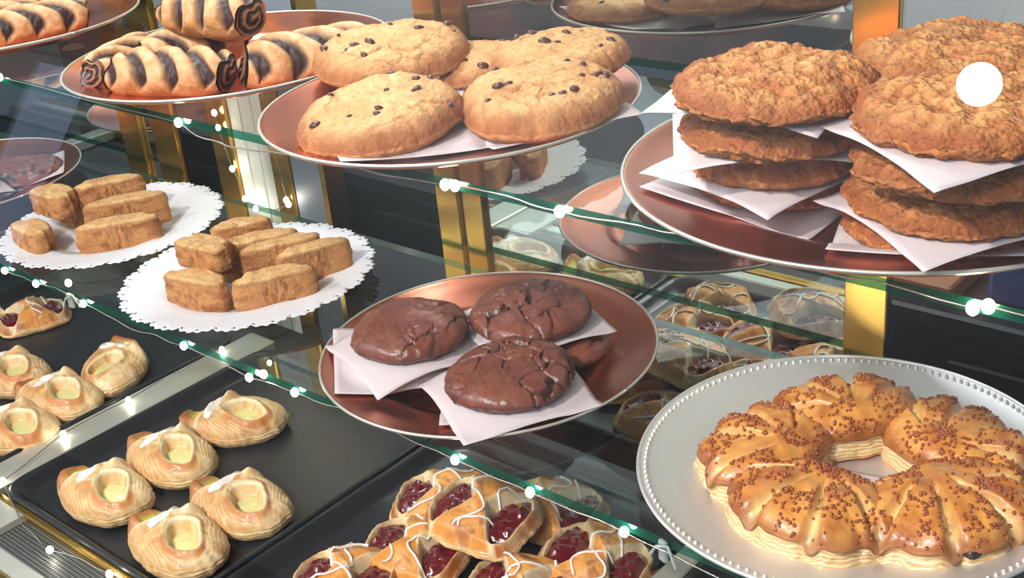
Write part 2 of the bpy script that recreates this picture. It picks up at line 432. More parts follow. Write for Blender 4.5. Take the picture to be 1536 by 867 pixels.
def biscotto(loc, L, D, H, rz, label, seed, rx=0, ry=0):
    """a twice-baked slice: pale cut face on top, browned crust round the sides"""
    s = seed * 2.3
    def Rf(t):
        c, sn = math.cos(t), math.sin(t); p = 4
        k = (abs(c / (L / 2)) ** p + abs(sn / (D / 2)) ** p) ** (-1 / p)
        if sn > 0: k *= 1 - .22 * c * c
        return k * (1 + .03 * fbm(c * 4 + s, sn * 4, s, 3))
    def zt(x, y, rho, t): return H * (1 - .12 * rho ** 10) + .0011 * fbm(x * 70 + s, y * 70, s, 3)
    lt, cr, dk = lin(232, 192, 136), lin(200, 142, 90), lin(150, 92, 54)
    def col(x, y, rho, t):
        n = fbm(x * 90 + s, y * 90, s, 3); return mix(mix(lt, cr, .25 + n * .6), dk, sst(.86, 1.0, rho) * .7)
    def wc(t, u):
        n = fbm(math.cos(t) * L * 45 + s, math.sin(t) * D * 45, u * H * 90, 4); return mix(cr, dk, .2 + n * 1.1)
    def wl(t, u): return .03 * math.sin(u * PI) + .05 * fbm(math.cos(t) * L * 60 + s, math.sin(t) * D * 60, u * H * 90, 3)
    o = polar('biscotti', Rf, zt, col, MT['biscotti'], nr=22, ns=170, nw=20, wall=wl, wallcol=wc)
    o.location = loc; o.rotation_euler = (rx, ry, rz)
    return tag(o, label, 'biscotti')

PG, PB, PC, PL = lin(222, 148, 68), lin(176, 98, 46), lin(236, 206, 150), lin(246, 228, 184)
def superR(a, b, px, py):
    def f(t):
        c, s_ = abs(math.cos(t)), abs(math.sin(t)); lo, hi = 0, 2 * max(a, b)
        for _ in range(22):
            m_ = (lo + hi) / 2
            if (m_ * c / a) ** px + (m_ * s_ / b) ** py > 1: hi = m_
            else: lo = m_
        return lo
    return f
def danish(kind, loc, seed, label, rz=0, rx=0, ry=0, group=None, a=None, b=None, H=None, full=True):
    random.seed(seed * 7 + 1); s = seed * 2.71
    cheese = kind == 'cheese'
    a = a or (.064 if cheese else .054); b = b or (.041 if cheese else .046); H = H or (.036 if cheese else .034)
    base = superR(a, b, 1.45 if cheese else 3.6, 2.3 if cheese else 3.0)
    base2 = superR(a, b, 2.3, 2.1) if cheese else base
    tab = [(base2 if math.cos(2 * PI * i / 720) > 0 else base)(2 * PI * i / 720) for i in range(721)]
    def Rf(t):
        k = (t % (2 * PI)) / (2 * PI) * 720; i = int(k); r = tab[i] * (1 - k + i) + tab[min(i + 1, 720)] * (k - i)
        c, sn = math.cos(t), math.sin(t)
        return r * (1 + .05 * nz(c * 2 + s, sn * 2, s) + .02 * fbm(c * 7 + s, sn * 7, s, 2))
    off = random.uniform(-.06, .06); hx = random.uniform(.26, .34); hy = random.uniform(-.12, .02)
    sk = random.uniform(-.25, .25)
    def masks(x, y):
        X = x / a - off - sk * .3 * (y / b); Y = y / b
        w_ = .17 + .55 * abs(Y) ** 1.15
        w_ *= 1 + .12 * nz(Y * 3 + s, X, s)
        return X, Y, abs(X), w_
    def n2(x, y): return nz(x * 50 + s, y * 50, s + 3)
    def cheese_parts(x, y):
        X, Y = x / a, y / b
        n = nz(X * 2 + s, Y * 2, s)
        U_, W_ = (X - hx + .10 * Y) / .42, (Y - hy) / .50
        dh = (abs(U_) ** 1.6 + abs(W_ + .25 * U_) ** 1.6) ** (1 / 1.6) + .16 * n
        seam = X + .42 - .30 * Y + .10 * n                     # the wrap's left edge
        strip = sst(-.01, -.06, seam) * sst(-.22, -.10, Y + .15 * n) * sst(-.90, -.80, X) * (1 - sst(.42, .52, Y))
        return X, Y, dh, seam, strip
    def zt(x, y, rho, t):
        if cheese:
            X, Y, dh, seam, strip = cheese_parts(x, y)
            z = H * (.50 + .50 * max(0, 1 - rho ** 3.4) ** .7)
            wing = 1 - sst(-.10, .02, seam)
            z *= 1 - .30 * wing
            z -= H * .34 * (1 - sst(.70, .98, dh)); z += H * .07 * math.exp(-((dh - 1.12) / .12) ** 2)
            z += H * .12 * math.exp(-((seam - .05) / .07) ** 2)                       # folded lip over the middle
            z += .0008 * abs(math.sin(dh * 15 + 5 * n2(x * .5, y * .5))) * sst(1.15, 1.4, dh) * sst(.0, .2, seam) * sst(.55, .85, rho)   # leafed layers
            z += H * .16 * wing * math.exp(-((Y + .30) / .22) ** 2) - H * .10 * strip
            z += .012 * sst(-.70, -1.0, X) + .008 * sst(.40, .75, Y) * math.exp(-((X + .16) / .10) ** 2)
            return z + .0010 * fbm(x * 80 + s, y * 80, s, 3)
        X, Y, S, w_ = masks(x, y)
        fm = 1 - sst(w_ - .02, w_ + .08, S)
        k = min(1, S / (w_ + .08))
        flap = H * (.60 + .36 * math.sqrt(max(0, 1 - k * k))) * (1 - .42 * abs(Y) ** 2.4)
        flap += H * .10 * sst(-.06, .06, Y + .5 * X) * (1 - sst(.3, .8, abs(Y))) + .0016 * math.sin(Y * 9 + X * 6 + s) * (1 - k)
        e = 1 - rho
        rim = H * .56 * math.exp(-((e - .09) / .10) ** 2)
        floor = H * .26
        z = max(floor, rim) * (1 - fm) + flap * fm
        z *= (1 - .45 * sst(.86, 1.0, rho))
        tip = sst(.72, 1.0, abs(x / a)) * (1 - sst(.2, .7, abs(Y)))
        return z + .006 * tip + .0009 * fbm(x * 90 + s, y * 90, s, 3)
    def col(x, y, rho, t):
        n = fbm(x * 60 + s, y * 60, s, 3)
        if cheese:
            X, Y, dh, seam, strip = cheese_parts(x, y)
            c = mix(lin(216, 168, 104), lin(236, 214, 170), .55 + n * 1.1)
            c = mix(c, lin(200, 132, 56), sst(.05, .50, n * .7 + .42 * (1 - sst(-.2, .1, seam)) + .55 * sst(-.15, -.75, Y)) * .85)
            lay = abs(math.sin(dh * 15 + 5 * n2(x * .5, y * .5))) * sst(1.15, 1.4, dh) * sst(.0, .2, seam) * sst(.45, .8, rho)
            c = mix(c, lin(244, 226, 184), lay * .3)
            c = mix(c, lin(242, 228, 192), (1 - sst(.02, .10, abs(dh - .99))) * .8)
            c = mix(c, lin(246, 234, 208), (1 - sst(.02, .08, abs(seam - .02))) * .6)
            c = mix(c, lin(164, 88, 40), sst(-.66, -.92, X) * .85)
            c = mix(c, lin(192, 116, 54), (1 - sst(.05, .20, abs(dh - 1.22))) * sst(.0, .5, X - hx - 1.2 * Y) * .75)
            c = mix(c, lin(226, 206, 112), strip)
            return c
        X, Y, S, w_ = masks(x, y)
        d = (S - w_)
        g = mix(PG, PC, .12 + n * .9)
        c = mix(g, PB, sst(.25, .6, n + .25 * abs(Y)) * .8)
        c = mix(c, PL, (1 - sst(.02, .12, abs(d - .03))) * .85)             # the cut, flaky edge of the flap
        if d > .1: c = mix(mix(PL, PC, .5 + n), PB, sst(.82, .98, rho) * (.55 + n))
        c = mix(c, PB, sst(.80, 1.0, abs(x / a)) * .6)
        return c
    def wl(t, u): return (-.14 if cheese else -.05) * u * u + .045 * math.sin(u * PI) + .016 * math.sin(u * 30 + 2.5 * nz(math.cos(t) * 3 + s, math.sin(t) * 3)) + .02 * nz(math.cos(t) * 8 + s, math.sin(t) * 8, u * 3)
    def wc(t, u):
        k = .5 + .5 * math.sin(u * 30 + 2.5 * nz(math.cos(t) * 3 + s, math.sin(t) * 3)); n = nz(math.cos(t) * 5 + s, math.sin(t) * 5, u)
        fl = abs(math.cos(t))
        return mix(mix(PL, PC, k), PG, (.35 + .5 * n) * (1 - fl * .5) + .25 * (1 - k) + .4 * sst(.85, 1, u))
    ro = empty(kind + '_danish', loc, rz, rx, ry)
    body = polar('pastry', Rf, zt, col, MT['pastry'], ro, nr=60 if full else 24, ns=190 if full else 72, nw=14 if full else 8, wall=wl, wallcol=wc)
    fm_ = MT['cheese'] if cheese else MT['cherry']
    for sg in (-1, 1):
        if cheese:
            if sg < 0: continue
            cx, cyf = a * hx, b * hy; ra, rb = a * .36, b * .46; zf = H * .74
        else: cyf = 0; cx = sg * a * .58; ra, rb = a * .33, b * .66; zf = H * .56
        ss = s + sg
        def R2(t): 
            c, sn = math.cos(t), math.sin(t); return (abs(c / ra) ** 2.6 + abs(sn / rb) ** 2.6) ** (-1 / 2.6) * (1 + .12 * nz(c * 2 + ss, sn * 2))
        def z2(x, y, rho, t):
            if cheese: return zf * (1 - .25 * rho ** 3) + .0012 * fbm(x * 50 + ss, y * 50, ss, 2)
            d = noise.voronoi(Vector((x * 95 + ss, y * 95, ss)))[0][0]
            return zf * (1 - .35 * rho ** 4) + .0075 * max(0, .55 - d) + .002 * nz(x * 60, y * 60, ss)
        polar('filling', R2, z2, lambda *q: (0, 0, 0), fm_, ro, nr=24, ns=60, nw=2, zbot=H * .15, cx=cx, cy=cyf)
    def zxy(x, y):
        t = math.atan2(y, x); R = Rf(t); return zt(x, y, min(1, math.hypot(x, y) / R), t)
    if cheese:
        for (px, py, pr) in ((-.34, -.12, .075), (-.30, .30, .06)):
            px += random.uniform(-.05, .05); py += random.uniform(-.08, .08)
            def R3(t): return a * pr * (1 + 2.2 * abs(math.sin(t)) ** 3) * (1 + .3 * nz(math.cos(t) * 2 + s + px, math.sin(t) * 2) + .2 * nz(math.cos(t) * 6 + s, math.sin(t) * 6))
            polar('icing', R3, lambda x, y, rho, t: zxy(x, y) + .0007 * (1 - rho ** 3) - .0003, lambda *q: (0, 0, 0), MT['icing'], body, nr=12, ns=40, nw=1, zbot=zxy(px * a, py * b) - .002, cx=px * a, cy=py * b)
    else:
        mb = MB()
        for k in range(2):
            pts = []; x0 = random.uniform(-.5, .1)
            for i in range(22):
                u = i / 21; x = a * (x0 + .55 * u + .22 * math.sin(u * 9 + k * 2 + s)); y = b * (-.82 + 1.64 * u) * (1 if k else -1)
                x = max(-.85 * a, min(.85 * a, x)); pts.append((x, y, zxy(x, y) + .0012 + (.003 if abs(x / a) > .3 and abs(y / b) < .55 else 0)))
            mb.tube(pts, .0013, 6)
        mb.build('icing_drizzle', MT['icing'], body, smooth=True)
    return tag(ro, label, 'danish', group)

def bear_claw(loc, rz, seed, label, sc_=1.0, raisin=False, rx=0):
    random.seed(seed); s = seed * 1.9
    A = .056 * sc_; B = .046 * sc_; Bi = .036 * sc_; H = .034 * sc_; toes = 5
    def Rf(t):
        c, sn = math.cos(t), math.sin(t)
        bb = B if sn > 0 else Bi
        r = (abs(c / A) ** 2.3 + abs(sn / bb) ** 2.3) ** (-1 / 2.3)
        if sn > -.25:
            u = (t + .25) % (2 * PI) / (PI + .5) * toes
            r *= 1 + .10 * (abs(math.sin(u * PI)) ** .7 - .6) * sst(-.25, .1, sn)
        return r * (1 + .05 * nz(c * 2 + s, sn * 2))
    def groove(x, y):
        ph = math.atan2(y + .020 * sc_, x) ; u = (ph + .12) / (PI + .24) * toes
        d = abs(u - round(u)); r = math.hypot(x, y + .020 * sc_) / (.06 * sc_)
        return (1 - sst(.02, .17, d)) * sst(.18, .55, r) * (1 if 0.4 < u < toes - .4 else .2), d
    def zt(x, y, rho, t):
        g, d = groove(x, y)
        return H * (.46 + .54 * max(0, 1 - rho ** 3.4) ** .62) - H * .24 * g + .0030 * fbm(x * 35 + s, y * 35, s, 3) + .0012 * math.sin(x * 160 + s) * .6
    gold, br, dk = lin(226, 158, 78), lin(184, 104, 44), lin(142, 70, 34)
    def col(x, y, rho, t):
        g, d = groove(x, y); n = fbm(x * 50 + s, y * 50, s, 3)
        c = mix(gold, br, .35 + n * .9); c = mix(c, lin(242, 212, 146), g * .9); return mix(c, dk, sst(.80, 1.0, rho + .08 * n) * .75)
    def lam(t): return 5 * nz(math.cos(t) * 2.5 + s, math.sin(t) * 2.5)
    def wl(t, u):
        if u < .12: return -.07 * u / .12
        return -.07 + .11 * sst(.1, 1, u) + .009 * math.sin(u * 40 + lam(t)) + .05 * fbm(math.cos(t) * 4 + s, math.sin(t) * 4, u * 2.5, 3)
    def wc(t, u):
        k = .5 + .5 * math.sin(u * 40 + lam(t))
        if u < .1: return dk
        return mix(mix(lin(240, 216, 168), lin(206, 160, 102), 1 - k), br, sst(.86, 1, u))
    ro = empty('bear_claw', loc, rz, rx)
    polar('pastry', Rf, zt, col, MT['claw'], ro, nr=46, ns=200, nw=30, wall=wl, wallcol=wc)
    mb = MB()
    for i in range(620):
        t = random.uniform(0, 2 * PI); q = math.sqrt(random.random()) * .99; x = Rf(t) * q * math.cos(t); y = Rf(t) * q * math.sin(t)
        g, d = groove(x, y)
        if nz(x * 55 + s, y * 55, 4.4) + q * .35 < .10 + random.uniform(-.12, .12) or (g > .45 and random.random() < .8): continue
        mb.sphere((x, y, zt(x, y, q, t) + .0004), random.uniform(.0009, .0016) * sc_, 6, 4)
    o = mb.build('sugar_crystals', MT['sugar'], ro, smooth=True); o['kind'] = 'stuff'
    if raisin:
        m2 = MB(); t = raisin; m2.sphere((Rf(t) * .93 * math.cos(t), Rf(t) * .93 * math.sin(t), H * .42), .0055, 10, 7, (1.2, .9, .8)); m2.build('raisin', MT['raisin'], ro, smooth=True)
    return tag(ro, label, 'pastry')

def choc_roll(loc, L, R, rz, label, seed, ry=0, rx=0, name='chocolate_roll'):
    """a log of pastry slashed on the slant, dark filling in the slashes and a spiral at each end"""
    s = seed * 3.3; nu, nv = 90, 56; V = []; K = []; F = []
    gold, lt, dk = lin(206, 140, 84), lin(226, 184, 138), lin(58, 36, 34)
    for i in range(nu + 1):
        u = i / nu; x = (u - .5) * L; taper = (1 - .30 * abs(2 * u - 1) ** 6)
        for j in range(nv):
            f = 2 * PI * j / nv
            ph = u * L * 30 + .9 * math.cos(f) + s
            w_ = ph - math.floor(ph)
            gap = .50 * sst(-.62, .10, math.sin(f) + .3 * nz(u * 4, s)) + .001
            c_ = abs(w_ - .5) / .5                 # 1 = at a slash, 0 = crest of a band
            band = sst(1 - gap * .55, 1 - gap * 1.15, c_) if gap > .02 else 1
            dome = max(0, 1 - (c_ / (1 - gap * .6)) ** 2.2)
            r = R * taper * ((.80 + .06 * nz(u * 30, f * 2, s)) * (1 - band) + band * (.95 + .12 * dome * min(1, gap * 3)))
            r *= 1 + .05 * nz(u * 6 + s, math.cos(f) * 2, math.sin(f) * 2)
            V.append((x + .004 * math.sin(f), r * math.cos(f), R * .80 + r * math.sin(f) * .88))
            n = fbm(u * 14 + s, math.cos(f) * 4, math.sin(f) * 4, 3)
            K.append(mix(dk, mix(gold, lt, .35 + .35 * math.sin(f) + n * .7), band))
    for i in range(nu):
        for j in range(nv): k = (j + 1) % nv; a = i * nv; b = a + nv; F.append((a + j, a + k, b + k, b + j))
    m_ = 8
    ro = empty(name, loc, rz, rx, ry)
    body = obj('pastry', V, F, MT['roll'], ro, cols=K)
    for e in (0, 1):                       # spiral ends
        row = V[e * nu * nv:(e * nu + 1) * nv]; cxx = (-1 if e == 0 else 1) * L / 2; VV = []; KK = []; FF = []
        for q in range(m_ * 2 + 1):
            rr = 1 - q / (m_ * 2)
            for j in range(nv):
                p = row[j]; f = j / nv
                spir = (rr * 2.4 + f + s) % 1.0
                VV.append((p[0] + (1 if e else -1) * (.003 * math.sin(spir * PI) + .004 * (1 - rr)), p[1] * rr, R * .8 + (p[2] - R * .8) * rr))
                KK.append(mix(dk, lin(170, 112, 76), 1 - sst(.10, .24, abs(spir - .5) if rr < .95 else 0)))
        for q in range(m_ * 2):
            for j in range(nv): k = (j + 1) % nv; a = q * nv; b = a + nv; FF.append((a + j, b + j, b + k, a + k) if e == 0 else (a + j, a + k, b + k, b + j))
        obj('rolled_end', VV, FF, MT['roll'], ro, cols=KK)
    return tag(ro, label, 'pastry')

# ================================================================== setting
DECK, MID, TOP = .79, 1.002, 1.239            # surfaces that carry things
def struct(name, mb, m, smooth=False):
    o = mb.build(name, m, smooth=smooth); o['kind'] = 'structure'; return o
b = MB(); b.box((-9.6, -3.6, -.1), (2.6, 2.5, 0)); struct('floor', b, MT['floor'])
b = MB(); b.box((-9.6, -3.6, 2.8), (2.6, 2.5, 2.9)); struct('ceiling', b, MT['ceil'])
b = MB(); b.box((-9.6, 2.3, 0), (2.6, 2.4, 2.8)); struct('wall_back', b, MT['wallp'])
b = MB(); b.box((-9.6, -3.6, 0), (2.6, -3.5, 2.8)); struct('wall_front', b, MT['wallp'])
for k, (x0, x1) in enumerate(((-8.2, -7.5), (1.2, 2.2))):
    b = MB(); b.box((x0, -3.49, .9), (x1, -3.47, 2.3)); wn = struct('window_%d' % (k + 1), b, MT['window'])
    f = MB()
    for (xa, xb, za, zb) in ((x0 - .05, x1 + .05, .85, .9), (x0 - .05, x1 + .05, 2.3, 2.35), (x0 - .05, x0, .9, 2.3), (x1, x1 + .05, .9, 2.3)): f.box((xa, -3.5, za), (xb, -3.44, zb))
    f.build('window_frame', MT['white'], wn)

# the display case: body, deck, ends, glass
X0, X1 = -2.75, .35
case = empty('display_case', (0, 0, 0)); tag(case, 'glass bakery display case holding all the shelves, plates and trays', 'display case')
b = MB(); b.box((X0, .30, .0), (X1, .98, .765)); b.build('cabinet_base', MT['dark'], case)
b = MB(); b.box((X0, .30, .765), (X1, .98, .775)); b.build('deck', MT['dark'], case)
for x0, x1 in ((-1.298, -1.248), (-.552, -.528), (-2.36, -2.32)):
    b = MB(); b.box((x0, .36, .775), (x1, .86, .796), .002); b.build('steel_divider', MT['steel'], case)
for x0, x1 in ((-2.32, -1.298), (-1.18, -.552), (-.528, X1)):
    b = MB(); b.box((x0, .406, .775), (x1, .447, .783)); b.build('vent_grille', MT['grille'], case)
b = MB(); b.box((X0, .447, .775), (X1, .456, .792), .002); b.build('brass_trim', MT['brass'], case)
b = MB(); b.box((X0, .385, .775), (X1, .406, .785), .002); b.build('steel_sill', MT['steel'], case)
b = MB(); b.box((X0, .372, .775), (X1, .382, .79), .002); b.build('brass_trim', MT['brass'], case)
b = MB(); b.box((-1.298, .36, .775), (-1.18, .447, .791)); b.build('steel_plate', MT['steel'], case)
for x in (X0, X1):
    b = MB(); b.box((x - .015, .30, .775), (x, .98, 1.88)); b.build('end_panel', MT['greyp'], case)
# shelves: thin-tinted faces, green edges
def shelf(name, y0, y1, z, label):
    t = .008
    V = [(X0, y0, z - t), (X1, y0, z - t), (X1, y1, z - t), (X0, y1, z - t), (X0, y0, z), (X1, y0, z), (X1, y1, z), (X0, y1, z)]
    F = [(3, 2, 1, 0), (4, 5, 6, 7), (0, 1, 5, 4), (1, 2, 6, 5), (2, 3, 7, 6), (3, 0, 4, 7)]
    o = obj(name, V, F, None, None, smooth=False, mats=[MT['glass'], MT['edge']], mi=[0, 0, 1, 1, 1, 1])
    return tag(o, label, 'shelf')
shelf('glass_shelf', .588, .855, TOP, 'upper glass shelf carrying the pale cookie and oatmeal cookie plates')
shelf('glass_shelf', .578, .853, MID, 'lower glass shelf carrying the chocolate cookies and beaded plate')
# sloping front pane
ph = math.radians(20); zb, zt_ = .79, 1.88
yb = .480 + (zb - 1.26) * math.tan(ph); yt = .480 + (zt_ - 1.26) * math.tan(ph)
obj('front_glass', [(X0, yb, zb), (X1, yb, zb), (X1, yt, zt_), (X0, yt, zt_)], [(0, 1, 2, 3)], MT['pane'], case, smooth=False)
b = MB(); b.box((X0, yt - .01, 1.88), (X1, .98, 1.90)); b.build('top_panel', MT['glass'], case)

# sliding mirror doors along the back
def door(n, x0, x1, y, stiles):
    d = empty('door_%d' % n, (0, y, 0)); d['kind'] = 'structure'
    b = MB(); b.box((x0, 0, .79), (x1, .005, 1.86)); b.build('mirror', MT['mirror'], d)
    for a, c in stiles:
        b = MB(); b.box((a, -.006, .785), (c, 0, 1.87), .001); b.build('brass_stile', MT['brass'], d)
door(1, -2.70, -1.400, .878, ((-1.535, -1.485), (-1.455, -1.400)))
door(2, -.914, -.392, .878, ((-.914, -.882), (-.874, -.846), (-.430, -.392)))
b = MB(); b.box((-1.360, .90, .785), (-1.317, .93, 1.87), .002); tag(b.build('trim_1', MT['brass']), kind='structure')
b = MB(); b.box((-1.240, .90, .785), (-1.205, .93, 1.87), .002); tag(b.build('trim_2', MT['brass']), kind='structure')
b = MB()
for k in range(3): b.box((-1.316 + k * .0253, .905, .785), (-1.316 + k * .0253 + .0238, .925, 1.87), .001)
tag(b.build('trim_3', MT['white']), kind='structure')
b = MB(); b.box((-1.204, .905, .785), (-1.145, .925, 1.87)); tag(b.build('trim_4', MT['greyp']), kind='structure')
b = MB(); b.box((-1.144, .90, .785), (-1.135, .93, 1.87)); tag(b.build('trim_5', MT['brass']), kind='structure')

# room beyond the doors
bc = empty('back_counter', (0, 0, 0)); tag(bc, 'black counter behind the display case seen between the mirror doors', 'counter')
b = MB(); b.box((-2.7, 1.30, 0), (.6, 1.85, .82)); b.build('cabinet', MT['dark'], bc)
b = MB(); b.box((-2.7, 1.27, .82), (.6, 1.87, .85), .004); b.build('worktop', MT['dark'], bc)
for k in range(3):
    b = MB(); b.box((-2.5 + k * 1.0, 1.285, .12), (-1.6 + k * 1.0, 1.30, .78), .003); d = b.build('cupboard_door', MT['dark'], bc)
def stack(loc, n, w_, d_, label):
    ro = empty('paper_stack', loc); random.seed(int(abs(loc[0]) * 100))
    for k in range(n):
        b = MB(); dx = random.uniform(-.008, .008); b.box((dx, dx, k * .016), (w_ + dx, d_ + dx, k * .016 + .0155), .001); b.build('bundle', MT['card'], ro)
    return tag(ro, label, 'paper stack')
stack((-1.66, 1.31, .85), 5, .22, .28, 'stack of pale paper sheets on the back counter, below the chocolate chip plate')
stack((-1.40, 1.33, .85), 6, .10, .22, 'narrow stack of pale card beside the brass posts on the back counter')
b = MB(); b.box((-.64, 1.29, .85), (-.50, 1.60, .875), .003); tag(b.build('wooden_board', MT['wood']), 'brown wooden board lying on the back counter at the right', 'board')
b = MB(); b.box((-.47, 1.32, .85), (-.36, 1.5, .93), .006); tag(b.build('storage_box', MT['blue']), 'small blue box on the back counter right of the wooden board', 'box')
b = MB(); b.box((-1.62, 1.70, .85), (-1.1, 1.84, 1.10), .01); tag(b.build('cardboard_box', MT['dark']), 'large dark box standing at the rear of the back counter', 'box')

# ================================================================== top shelf: plates and what they hold
plate('metal_plate', (-.690, .688, TOP), .155, MT['copper'], 'round copper-toned plate holding the chocolate chip cookies')
plate('metal_plate', (-.324, .713, TOP), .171, MT['copper'], 'large copper-toned plate under the tall stacks of oatmeal cookies')
plate('metal_plate', (-1.011, .710, TOP), .160, MT['copper'], 'copper-toned plate under the slashed chocolate rolls, left of the cookies')
plate('metal_plate', (-1.42, .690, TOP), .158, MT['copper'], 'copper-toned plate cut by the top left corner of the picture')
cg = 'chocolate chip cookies on the copper plate'
pg = 'papers under the chocolate chip cookies'
PT = TOP + .0035
paper((-.715, .745, PT + .011), .135, .35, .058, 'white paper under the rear left chocolate chip cookie, corner showing at its right', pg, zmin=PT + .009, seed=1)
cookie('chip', (-.735, .765, PT + .011), .056, .020, 3, 'small lower chocolate chip cookie peeking out between the larger ones', cg, chips=8)
paper((-.672, .628, PT + .0125), .130, .95, .058, 'white paper under the front left chocolate chip cookie', pg, zmin=PT + .0105, seed=2)
paper((-.600, .700, PT + .0125), .118, 1.0, .055, 'white paper under the front right chocolate chip cookie', pg, zmin=PT + .0105, seed=3)
cookie('chip', (-.785, .717, PT + .026), .068, .025, 5, 'rear left chocolate chip cookie with four large chips on top', cg, rx=.08, ry=.05, chips=11)
cookie('chip', (-.690, .612, PT + .014), .0645, .027, 8, 'front left chocolate chip cookie, pale and cracked along its front edge', cg, rx=.12, chips=13)
cookie('chip', (-.636, .768, PT + .026), .057, .024, 11, 'rear right chocolate chip cookie half hidden by the one before it', cg, rx=.05, chips=9)
cookie('chip', (-.595, .692, PT + .016), .063, .029, 14, 'front right chocolate chip cookie, golden with scattered chips', cg, rx=.10, ry=.03, chips=14)

og = 'oatmeal cookies stacked on the large copper plate'; op = 'papers between the stacked oatmeal cookies'
Z = [PT + .005, PT + .031, PT + .059, PT + .088]
Ls = [(-.378, .664, .052), (-.366, .640, .052), (-.352, .618, .054), (-.344, .603, .0570)]
ln = ['bottom', 'third from top', 'second from top', 'top']
for k, (x, y, r) in enumerate(Ls):
    paper((x - (.004, .008, .014, .012)[k], y + (-.004, .004, .010, .014)[k], Z[k] - .0012), (.118, .112, .108, .108)[k], (.03, -.24, .6, .08)[k], r * .9, '%s sheet of white paper in the left oatmeal stack' % ('lowest', 'second lowest', 'second highest', 'highest')[k], op, zmin=PT + .001, seed=20 + k, droop=.25)
    cookie('oat', (x, y, Z[k]), r, .019 if k < 3 else .018, 31 + k, '%s oatmeal cookie of the left stack on the copper plate' % ln[k], og, rx=.02 * (k - 1))
Rs = [(-.262, .657, .060), (-.246, .634, .061), (-.236, .616, .061), (-.230, .602, .0590)]
for k, (x, y, r) in enumerate(Rs):
    if k != 2: paper((x, y - .005, Z[k] - .0012), (.115, .112, 0, .110)[k], (.33, 1.0, 0, 1.0)[k], r * .9, '%s sheet of white paper in the right oatmeal stack' % ('lowest', 'middle', '', 'highest')[k], op, zmin=PT + .001, seed=30 + k, droop=.25)
    cookie('oat', (x, y, Z[k]), r, .020 if k < 3 else .018, 41 + k, '%s oatmeal cookie of the right stack, at the right picture edge' % ln[k], og, rx=(0, .02, 0, .02)[k])
for k, (x, y, r) in enumerate([(-.320, .785, .062), (-.315, .775, .062), (-.298, .758, .066)]):
    cookie('oat', (x, y, PT + .004 + k * .029), r, .024, 51 + k, '%s oatmeal cookie of the rear stack behind the two front ones' % ('bottom', 'middle', 'top')[k], og, full=k == 2)

# chocolate rolls on the left plate
choc_roll((-.975, .617, PT + .001), .118, .0270, .38, 'slashed chocolate roll lying at the front of the copper plate', 2)
choc_roll((-.884, .706, PT + .001), .115, .0290, 1.0, 'chocolate roll at the right of the plate with its dark spiral end facing out', 5)
choc_roll((-1.075, .628, PT + .001), .085, .0230, 1.9, 'short chocolate roll at the far left of the plate with a broken end', 7)
choc_roll((-1.035, .685, PT + .003), .10, .0240, 1.0, 'chocolate roll half hidden behind the front one', 9)
choc_roll((-.985, .680, PT + .040), .118, .0280, .02, 'chocolate roll lying on top of the others', 12)
choc_roll((-1.325, .680, PT + .001), .11, .026, 1.2, 'chocolate roll with a dark end on the plate at the top left corner', 14)
choc_roll((-1.385, .655, PT + .001), .11, .026, 1.25, 'chocolate roll at the left picture edge on the top left plate', 15)
choc_roll((-1.45, .70, PT + .001), .11, .026, 1.1, 'rearmost chocolate roll on the plate at the top left corner', 16)

# ================================================================== lower shelf
PM = MID + .0035
plate('metal_plate', (-.693, .703, MID), .153, MT['copper'], 'copper-toned plate holding the dark chocolate cookies')
kg = 'dark chocolate cookies on the copper plate'; kp = 'papers under the dark chocolate cookies'
cookie('choc', (-.752, .667, PM), .047, .016, 61, 'lower left chocolate cookie mostly hidden by papers', kg, full=False)
paper((-.755, .652, PM + .018), .122, .85, .046, 'lower sheet of white paper under the left chocolate cookie', kp, zmin=PM + .001, seed=41, droop=.55)
paper((-.748, .655, PM + .0265), .116, 1.24, .046, 'upper sheet of white paper directly under the left chocolate cookie', kp, zmin=PM + .001, seed=42, droop=.35)
cookie('choc', (-.747, .660, PM + .028), .053, .023, 64, 'left chocolate cookie with a glossy cracked top', kg, rx=.03)
cookie('choc', (-.650, .752, PM), .048, .018, 67, 'lower rear chocolate cookie showing right of the shaded one', kg, full=False)
paper((-.680, .746, PM + .0265), .118, -.37, .048, 'sheet of white paper under the shaded rear chocolate cookie', kp, zmin=PM + .001, seed=43, droop=.2)
cookie('choc', (-.676, .745, PM + .028), .055, .023, 70, 'rear chocolate cookie with its back half in shade', kg, rx=.03)
paper((-.637, .665, PM + .0012), .118, .75, .05, 'lowest sheet of white paper at the front of the chocolate plate', kp, zmin=PM + .001, seed=44, droop=.0)
cookie('choc', (-.616, .654, PM + .008), .046, .017, 73, 'lower front chocolate cookie between two papers', kg, full=True)
paper((-.622, .648, PM + .0245), .122, 1.08, .048, 'upper sheet of white paper under the front chocolate cookie', kp, zmin=PM + .001, seed=45, droop=.35)
cookie('choc', (-.620, .650, PM + .026), .054, .022, 76, 'front chocolate cookie with a deep crack down its near side', kg, rx=.03)
plate('beaded_plate', (-.342, .710, MID), .155, MT['silver'], 'silver plate with a beaded rim holding the sugared bear claws', beads=True)
paper((-.318, .672, PM + .0008), .10, .25, .2, 'small white paper under the bear claws on the beaded plate', 'paper under the bear claws', seed=50)
pc = (-.333, .688)
